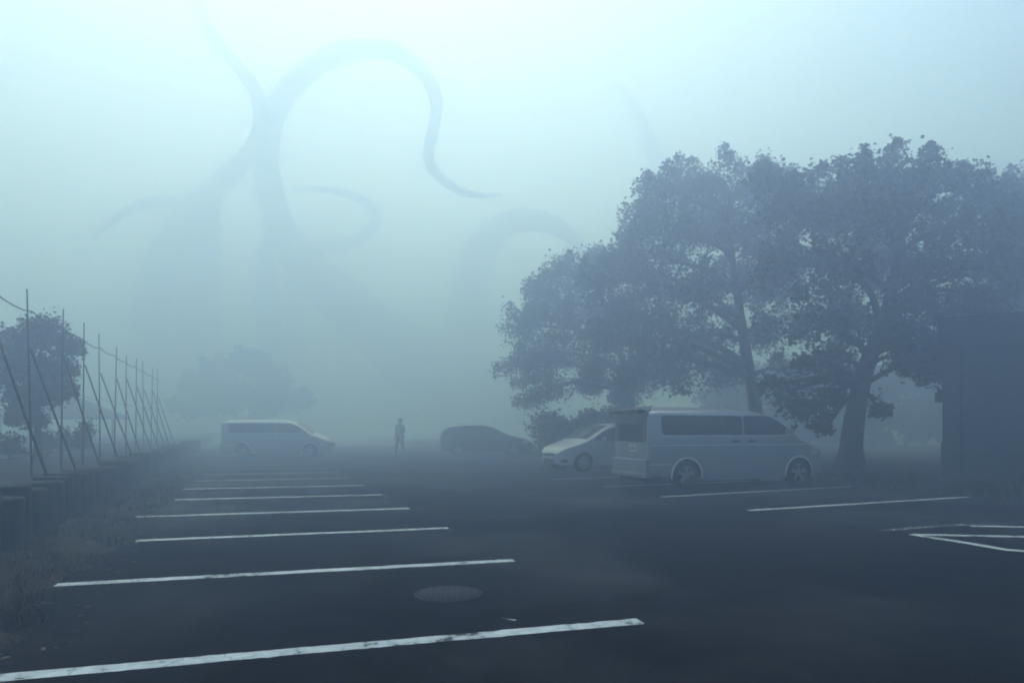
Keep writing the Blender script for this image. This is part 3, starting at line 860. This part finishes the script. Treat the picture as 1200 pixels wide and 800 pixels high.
def wheel(parent, x, y, r, sg, spokes=5, width=.2):
    t = bpy.data.objects.new('wheel', None); COL.objects.link(t); t.parent = parent; t.location = (x, y, r); t.empty_display_size = .1
    h = width/2
    b = MB(); ri = r*.66
    b.lathe([(ri, -h), (r*.9, -h), (r*.985, -h*.8), (r, -h*.45), (r, h*.45), (r*.985, h*.8), (r*.9, h), (ri, h)], 36)
    b.build('tyre', M['rubber'], t)
    b = MB()
    b.lathe([(ri+.002, -h*.95), (ri+.002, h*.92), (ri*.93, h*.9), (ri*.9, h*.4), (ri*.9, -h*.6)], 32)
    o = sg
    b.lathe([(.001, sg*h*.88), (.055, sg*h*.85), (.065, sg*h*.5), (.001, sg*h*.4)], 16)
    for k in range(spokes):
        a = 2*math.pi*k/spokes+.3
        for da in (-.11, .11):
            mt = Matrix.Rotation(-(a+da), 4, 'Y')
            vs = [mt @ Vector(p) for p in ((.03, sg*h*.55, -.024), (.03, sg*h*.88, -.02), (.03, sg*h*.88, .02), (.03, sg*h*.55, .024),
                                           (ri*.94, sg*h*.5, -.032), (ri*.94, sg*h*.80, -.022), (ri*.94, sg*h*.80, .022), (ri*.94, sg*h*.5, .032))]
            b.add(vs, [(0, 1, 2, 3), (4, 7, 6, 5), (0, 4, 5, 1), (1, 5, 6, 2), (2, 6, 7, 3), (3, 7, 4, 0)])
    b.build('rim', M['alloy'], t)
    b = MB(); b.lathe([(.001, sg*h*.12), (ri*.9, sg*h*.12), (ri*.9, -sg*h*.6)], 24); b.build('brake_disc', M['well'], t)
    return t
def arch(parent, car, wx, wz, wr, mat, name='arch_trim'):
    for sg in (1, -1):
        b = MB(); pts = []
        for k in range(25):
            a = R(-12+204*k/24); x = wx+(wr+.012)*math.cos(a); z = wz+(wr+.012)*math.sin(a)
            pts.append((x, sg*(car.side(x, z)+.004), z))
        b.tube(pts, .022, 6)
        b.build(name, mat, parent)
def mirror_part(parent, x, y, z, sg, mat, s=1.):
    b = MB(); b.box(x-.05*s, x+.06*s, y, y+sg*.19*s, z, z+.15*s)
    o = b.build('side_mirror', mat, parent); bevel_obj(o, .03*s, 3)
    for p in o.data.polygons: p.use_smooth = True
def simple_box(name, mat, parent, x0, x1, y0, y1, z0, z1, bev=.01):
    b = MB(); b.box(x0, x1, min(y0, y1), max(y0, y1), z0, z1)
    o = b.build(name, mat, parent)
    if bev: bevel_obj(o, bev, 2)
    return o
def plate_marks(parent, x, y0, z0, sx):
    # the plate is unreadable at this distance: a row of small dark strokes
    b = MB()
    for i, w in enumerate((.03, .022, .03, .026, .03)):
        yy = y0-.12+i*.055
        b.box(x, x+sx*.003, yy, yy+w, z0-.045, z0+.02)
    b.box(x, x+sx*.003, y0-.07, y0+.06, z0+.035, z0+.06)
    b.build('plate_marks', M['platemark'], parent)

def minivan(loc, rz, paint, H, label, glassm, W=1.76, L=4.8, spoiler=True):
    k = H/1.86
    t = empty('minivan', loc, rz)
    c = Car(L, W, [(0, 1.80*k), (.08, 1.83*k), (.4, 1.855*k), (1.2, 1.86*k), (2.4, 1.85*k), (3.0, 1.80*k), (3.35, 1.68*k), (3.75, 1.42*k), (4.05, 1.20*k), (4.2, 1.13*k), (4.5, 1.02*k), (4.72, .90*k), (4.8, .74*k)],
            [(0, .34), (.3, .27), (1.5, .26), (4.2, .26), (4.6, .27), (4.8, .36)], 1.10*k, .135, (.75, .58), (.16, .93), .07, .20, 1.86*k)
    wells = [(.95, .325), (3.95, .325)]
    c.body(paint, t, wells, .37)
    # side glass: long dark band, then the front door glass
    top = lambda x: min(1.655*k, c.zt(x)-.16)
    c.patch('side_window', glassm, t, .34, 2.42, 1.215*k, top, eps=.005, rc=.09)
    g = c.patch('front_door_window', glassm, t, 2.45, 3.80, lambda x: 1.215*k+.02*max(0, x-3.2), lambda x: min(1.655*k, c.zt(x)-.12-.02*max(0, x-3)), eps=.005, rc=.05)
    # doors stand a hair proud, so their seams show
    d = c.patch('sliding_door', paint, t, 1.40, 2.42, .46, 1.185*k, eps=.004, rc=.04)
    d2 = c.patch('front_door', paint, t, 2.445, 3.42, .40, 1.185*k, eps=.004, rc=.04)
    for q, sg in enumerate((1, -1)):
        simple_box('door_handle', M['blackp'], d2[q], 2.52, 2.72, sg*(c.W+.004), sg*(c.W+.035), 1.06*k, 1.10*k)
        simple_box('door_handle', M['blackp'], d[q], 2.12, 2.32, sg*(c.W+.004), sg*(c.W+.035), 1.06*k, 1.10*k)
    c.patch('trim_strip', M['highlight_trim'], t, .06, 4.35, .985*k, 1.003*k, eps=.012, rc=0, nx=40, nz=2)
    c.patch('window_trim', M['highlight_trim'], t, .34, 3.75, lambda x: 1.192*k+.02*max(0, x-3.2), lambda x: 1.209*k+.02*max(0, x-3.2), eps=.010, rc=0, nx=30, nz=2)
    c.patch('side_skirt', paint, t, 1.36, 3.54, .20, .33, eps=.045, rc=.02, nx=12, nz=3)
    for wx, wz in wells: arch(t, c, wx, wz, .37, M['highlight_trim'])  # highlight along the arches drawn as pale trim
    c.toppatch('windscreen', glassm, t, 3.30, 4.02, lambda x: c.side(x, c.zt(x)-.09)-.16)
    # tail
    z = lambda v: v*k
    simple_box('rear_window', glassm, t, -.012, .02, -.64, .64, z(1.06), z(1.70), .012)
    tg = simple_box('tailgate', paint, t, -.008, .03, -.66, .66, z(.62), z(1.05), .012)
    pl = simple_box('license_plate', M['plate'], t, -.022, 0, -.30, .03, z(.84), z(1.0), .004)
    plate_marks(pl, -.0225, -.135, z(.915), -1)
    for sg in (1, -1):
        tl = MB(); y0 = sg*.69
        tl.box(-.014, .06, min(y0, sg*.765), max(y0, sg*.765), z(1.08), z(1.66))
        o = bevel_obj(tl.build('tail_light', M['tail'], t), .012)
        for zz in (1.18, 1.28, 1.38, 1.48, 1.58):
            simple_box('lens_bar', M['highlight_trim'], o, -.018, -.010, y0+sg*.01, sg*.755, z(zz), z(zz)+.012, 0)
    c.patch('rear_bumper', paint, t, .02, .52, .31, .66, eps=.018, rc=.03, nx=10, nz=4)
    simple_box('rear_bumper', paint, t, -.055, .08, -.84, .84, .36, .68, .03)
    simple_box('bumper_lip', paint, t, -.085, .10, -.86, .86, .27, .37, .02)
    c.patch('bumper_trim', M['highlight_trim'], t, .02, .53, .565, .585, eps=.028, rc=0, nx=10, nz=1)
    simple_box('under_bumper_panel', M['blackp'], t, -.02, .3, -.5, .5, .2, .29, .02)  # black plastic panel low under the rear bumper
    if spoiler:
        b = MB()
        b.add([(-.20, -.74, z(1.78)), (.14, -.76, z(1.86)), (.14, .76, z(1.86)), (-.20, .74, z(1.78)),
               (-.20, -.74, z(1.70)), (.10, -.76, z(1.75)), (.10, .76, z(1.75)), (-.20, .74, z(1.70))],
              [(0, 1, 2, 3), (7, 6, 5, 4), (0, 3, 7, 4), (1, 5, 6, 2), (0, 4, 5, 1), (3, 2, 6, 7)])
        bevel_obj(b.build('spoiler', M['blackp'], t), .012)
        for sg in (1, -1):
            b = MB()
            b.add([(-.21, sg*.745, z(1.80)), (.16, sg*.765, z(1.875)), (.02, sg*.79, z(1.755)), (-.21, sg*.785, z(1.80)), (.16, sg*.805, z(1.875)), (.02, sg*.82, z(1.755))],
                  [(0, 1, 2), (5, 4, 3), (0, 3, 4, 1), (1, 4, 5, 2), (2, 5, 3, 0)])
            b.build('spoiler_fin', paint, t)
    # nose
    c.patch('headlight', M['lamp'], t, 4.30, 4.72, lambda x: .74*k, lambda x: min(.92*k, c.zt(x)-.12), eps=.006, rc=.03, nx=10)
    simple_box('grille', M['blackp'], t, 4.76, 4.815, -.40, .40, .60*k, .70*k, .015)
    c.patch('front_bumper', paint, t, 4.30, 4.78, .29, .56, eps=.022, rc=.03, nx=12, nz=4)
    c.patch('bumper_trim', M['highlight_trim'], t, 4.34, 4.74, .60, .615, eps=.012, rc=0, nx=8, nz=1)
    for sg in (1, -1): mirror_part(t, 3.62, sg*(c.W-.03), 1.22*k, sg, paint)
    b = MB(); b.tube([(-.02, .1, z(1.10)), (-.035, .3, z(1.2)), (-.03, -.15, z(1.38))], .008, 5); b.build('rear_wiper', M['blackp'], t)
    b = MB(); b.tube([(.6, .4, c.zt(.6)), (.45, .4, c.zt(.6)+.22)], .006, 5); b.build('aerial', M['blackp'], t)
    for wx, wz in wells:
        for sg in (1, -1): wheel(t, wx, sg*(c.W-.11), .325, sg)
    return tag(t, label, 'van')

VA = math.atan2(.292, .956)
rw = Vector((3.9, 15.2, 0))
ax = Vector((math.cos(VA), math.sin(VA), 0)); ay = Vector((-math.sin(VA), math.cos(VA), 0))
loc = rw-ax*.95+ay*.88
minivan(loc, VA, M['van'], 1.86, 'silver minivan with dark roof spoiler parked nose in at the right', M['glass'])
loc2 = Vector((-13.15, 31.6, 0))
minivan(loc2, R(3), M['farvan'], 1.74, 'white minivan side on, almost lost in the fog at left centre', M['glass'], spoiler=False)

def compact(loc, rz):
    t = empty('compact_car', loc, rz); paint = M['compact']
    L, W = 3.85, 1.68
    c = Car(L, W, [(0, 1.05), (.10, 1.30), (.35, 1.45), (1.0, 1.52), (1.7, 1.51), (2.1, 1.43), (2.55, 1.20), (2.9, 1.02), (3.15, .93), (3.5, .83), (3.72, .73), (3.85, .58)],
            [(0, .34), (.3, .24), (1, .21), (3.2, .21), (3.65, .22), (3.85, .30)], .95, .19, (.85, .50), (.3, .86), .03, .06, 1.52)
    wells = [(.62, .30), (3.07, .30)]
    c.body(paint, t, wells, .335)
    c.patch('front_door_window', M['glass'], t, 1.32, 2.66, lambda x: .965-.0*x, lambda x: min(1.37, c.zt(x)-.10), eps=.005, rc=.03)
    c.patch('rear_door_window', M['glass'], t, .42, 1.27, .975, lambda x: min(1.37, c.zt(x)-.12), eps=.005, rc=.05)
    d = c.patch('front_door', paint, t, 1.30, 2.50, .33, .94, eps=.004, rc=.04)
    d2 = c.patch('rear_door', paint, t, .72, 1.27, .50, .94, eps=.004, rc=.04)
    for q, sg in enumerate((1, -1)):
        simple_box('door_handle', paint, d[q], 1.40, 1.56, sg*(c.W+.004), sg*(c.W+.03), .82, .855)
        simple_box('door_handle', paint, d2[q], .80, .96, sg*(c.W+.004), sg*(c.W+.03), .82, .855)
    c.toppatch('windscreen', M['clear'], t, 2.02, 2.88, lambda x: c.side(x, c.zt(x)-.06)-.12)
    simple_box('rear_window', M['glass'], t, .02, .06, -.5, .5, .98, 1.26, .01)
    # headlamps sweep back over the corner of the wing
    c.patch('headlight', M['lamp'], t, 3.22, 3.74, lambda x: .60+.10*(3.74-x), lambda x: min(.66+.20*(3.74-x), c.zt(x)-.075), eps=.010, rc=.04, nx=14)
    simple_box('grille', M['blackp'], t, 3.80, 3.862, -.36, .36, .50, .575, .012)
    simple_box('lower_intake', M['blackp'], t, 3.78, 3.856, -.34, .34, .30, .40, .012)
    pl = simple_box('license_plate', M['plate'], t, 3.85, 3.872, -.165, .165, .40, .49, .004)
    plate_marks(pl, 3.8725, 0, .44, 1)
    c.patch('front_bumper', paint, t, 3.42, 3.83, .24, .50, eps=.014, rc=.03, nx=10, nz=4)
    c.patch('fog_lamp_recess', M['blackp'], t, 3.58, 3.76, .30, .40, eps=.020, rc=.03, nx=8, nz=3)
    c.patch('side_skirt', paint, t, .98, 2.72, .19, .28, eps=.025, rc=.02, nx=10, nz=2)
    for wx, wz in wells: arch(t, c, wx, wz, .335, paint)
    for sg in (1, -1): mirror_part(t, 2.36, sg*(c.W-.04), .95, sg, paint, .9)
    for sg in (1, -1): simple_box('tail_light', M['tail'], t, -.005, .12, sg*.56, sg*.72, .78, 1.02, .02)
    for wx, wz in wells:
        for sg in (1, -1): wheel(t, wx, sg*(c.W-.10), .295, sg, 6, .18)
    return tag(t, 'pale silver compact car parked nose out behind the silver minivan', 'car')
CA = math.pi+R(25)
fx = Vector((math.cos(CA), math.sin(CA), 0)); fy = Vector((-math.sin(CA), math.cos(CA), 0))
compact(Vector((2.22, 21.1, 0))-fx*3.07-fy*.84, CA)

def hatchback(loc, rz):
    t = empty('hatchback', loc, rz); paint = M['darkcar']
    L, W = 4.45, 1.74
    c = Car(L, W, [(0, 1.0), (.12, 1.25), (.5, 1.47), (1.2, 1.53), (2.0, 1.51), (2.5, 1.38), (3.0, 1.13), (3.4, .98), (3.9, .88), (4.25, .76), (4.45, .58)],
            [(0, .34), (.3, .24), (1, .21), (3.8, .21), (4.25, .22), (4.45, .30)], .96, .19, (.85, .52), (.35, .84), .03, .06, 1.53)
    wells = [(.80, .31), (3.45, .31)]
    c.body(paint, t, wells, .345)
    c.patch('front_door_window', M['glass'], t, 1.75, 3.02, .99, lambda x: min(1.40, c.zt(x)-.10), eps=.005, rc=.03)
    c.patch('rear_door_window', M['glass'], t, .55, 1.70, .99, lambda x: min(1.40, c.zt(x)-.12), eps=.005, rc=.05)
    c.toppatch('windscreen', M['glass'], t, 2.25, 3.32, lambda x: c.side(x, c.zt(x)-.06)-.12)
    c.patch('headlight', M['lamp'], t, 3.85, 4.33, .63, lambda x: min(.76, c.zt(x)-.08), eps=.008, rc=.03, nx=10)
    for sg in (1, -1):
        simple_box('tail_light', M['tail'], t, -.005, .14, sg*.55, sg*.74, .80, 1.0, .02)
        mirror_part(t, 2.75, sg*(c.W-.04), .98, sg, paint, .9)
    for wx, wz in wells:
        arch(t, c, wx, wz, .345, paint)
        for sg in (1, -1): wheel(t, wx, sg*(c.W-.10), .305, sg, 5, .19)
    return tag(t, 'dark hatchback seen side on in the fog, left of the compact car', 'car')
hatchback(Vector((-3.45, 33.0, 0)), R(9))

# ================================================================== WALKING PERSON
def skin_mesh(name, pts, edges, rads, mat, parent, lvl=2):
    me = bpy.data.meshes.new(name); me.from_pydata(pts, edges, [])
    o = bpy.data.objects.new(name, me); COL.objects.link(o)
    md = o.modifiers.new('s', 'SKIN'); md.use_smooth_shade = True
    for i, r in enumerate(rads):
        me.skin_vertices[0].data[i].radius = (r, r) if not isinstance(r, tuple) else r
    me.skin_vertices[0].data[0].use_root = True
    sd = o.modifiers.new('d', 'SUBSURF'); sd.levels = lvl; sd.render_levels = lvl
    apply_mods(o); o.data.name = name
    o.data.materials.clear(); o.data.materials.append(mat); o.parent = parent
    return o
def person():
    t = empty('person', (-5.24, 32.0, 0), R(-28))      # local +x: facing direction is -y (towards the camera)
    # joints: walking towards the camera, right foot forward, left heel lifting behind
    J = dict(pel=(0, 0, .94), sp=(0, -.02, 1.18), ch=(0, -.03, 1.38), nk=(0, -.03, 1.52), hd=(0, -.05, 1.62), ht=(0, -.045, 1.73),
             rs=(-.19, -.03, 1.43), re=(-.25, .06, 1.17), rw=(-.22, -.08, .96), rh=(-.22, -.12, .87),
             ls=(.19, -.03, 1.43), le=(.26, -.02, 1.16), lw=(.24, -.20, 1.02), lh=(.235, -.28, .97),
             rp=(-.10, 0, .90), rk=(-.10, -.17, .52), ra=(-.10, -.20, .10), rt=(-.11, -.36, .05),
             lp=(.10, 0, .90), lk=(.09, .04, .50), la=(.08, .28, .20), lt=(.08, .23, .06))
    names = list(J); ix = {n: i for i, n in enumerate(names)}
    E = [('pel', 'sp'), ('sp', 'ch'), ('ch', 'nk'), ('nk', 'hd'), ('hd', 'ht'), ('ch', 'rs'), ('rs', 're'), ('re', 'rw'), ('rw', 'rh'), ('ch', 'ls'), ('ls', 'le'), ('le', 'lw'), ('lw', 'lh'),
         ('pel', 'rp'), ('rp', 'rk'), ('rk', 'ra'), ('ra', 'rt'), ('pel', 'lp'), ('lp', 'lk'), ('lk', 'la'), ('la', 'lt')]
    rad = dict(pel=(.14, .10), sp=(.125, .095), ch=(.15, .10), nk=.055, hd=(.078, .095), ht=(.06, .075), rs=.06, re=.042, rw=.03, rh=.035, ls=.06, le=.042, lw=.03, lh=.035,
               rp=.085, rk=.058, ra=.04, rt=.035, lp=.085, lk=.058, la=.04, lt=.035)
    body = skin_mesh('body', [J[n] for n in names], [(ix[a], ix[b]) for a, b in E], [rad[n] for n in names], M['skin'], t)
    # fingers and face, merged into the one body mesh
    mb = MB()
    for hnd, d, sg in (('rh', Vector((0, -.25, -.95)), -1), ('lh', Vector((0, -.9, -.3)), 1)):
        h = Vector(J[hnd]); d.normalize(); sd = Vector((1, 0, 0)); dn = d.cross(sd)
        for i in range(4):
            off = dn*((i-1.5)*.02); l = (.075, .085, .08, .06)[i]
            a = h+off+d*.015; k1 = a+d*l*.5-sd*sg*.008; k2 = a+d*l-sd*sg*.03
            mb.tube([a, k1, k2], [.0095, .009, .007], 6)
        a = h+dn*(-.03); mb.tube([a, a+d*.03-dn*.02, a+d*.06-dn*.02-sd*sg*.01], [.011, .010, .008], 6)
    hd = Vector(J['hd'])
    mb.tube([hd+Vector((0, -.085, .035)), hd+Vector((0, -.115, -.005)), hd+Vector((0, -.09, -.012))], [.010, .016, .012], 7)     # nose
    for sg in (1, -1):
        mb.tube([hd+Vector((sg*.078, .0, -.02)), hd+Vector((sg*.09, .012, .01)), hd+Vector((sg*.08, .01, .035))], [.01, .016, .012], 6)   # ears
    tmp = mb.mesh('extra'); bm = bmesh.new(); bm.from_mesh(body.data); bm.from_mesh(tmp); bm.to_mesh(body.data); bm.free(); bpy.data.meshes.remove(tmp)
    for p in body.data.polygons: p.use_smooth = True
    # clothes
    def sub(keys, edges, sc, name, mat, over={}):
        kx = {n: i for i, n in enumerate(keys)}
        pp = [over.get(n, J[n]) for n in keys]
        rr = [tuple(q*1.0+sc for q in rad[n]) if isinstance(rad[n], tuple) else rad[n]+sc for n in keys]
        return skin_mesh(name, pp, [(kx[a], kx[b]) for a, b in edges], rr, mat, t)
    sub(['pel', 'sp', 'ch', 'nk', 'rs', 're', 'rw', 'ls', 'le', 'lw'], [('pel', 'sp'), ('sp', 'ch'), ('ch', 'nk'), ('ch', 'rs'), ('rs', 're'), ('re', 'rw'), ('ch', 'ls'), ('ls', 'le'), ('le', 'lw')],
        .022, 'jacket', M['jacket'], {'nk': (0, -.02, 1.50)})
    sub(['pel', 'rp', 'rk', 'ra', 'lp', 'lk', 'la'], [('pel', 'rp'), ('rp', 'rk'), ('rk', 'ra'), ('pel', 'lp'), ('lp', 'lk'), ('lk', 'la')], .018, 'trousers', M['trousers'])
    for a, b_ in (('ra', 'rt'), ('la', 'lt')):
        p, q = Vector(J[a]), Vector(J[b_]); d = (q-p).normalized()
        skin_mesh('shoe', [p-Vector((0, 0, .045))-d*.05, p.lerp(q, .5)-Vector((0, 0, .025)), q], [(0, 1), (1, 2)], [.048, .048, .042], M['shoe'], t)
    skin_mesh('hair', [(0, -.03, 1.70), (0, -.02, 1.745), (0, .035, 1.66)], [(0, 1), (0, 2)], [(.084, .092), (.06, .07), (.075, .06)], M['hair'], t)
    tag(t, 'lone person in fog-paled jacket walking through the fog', 'person')
person()
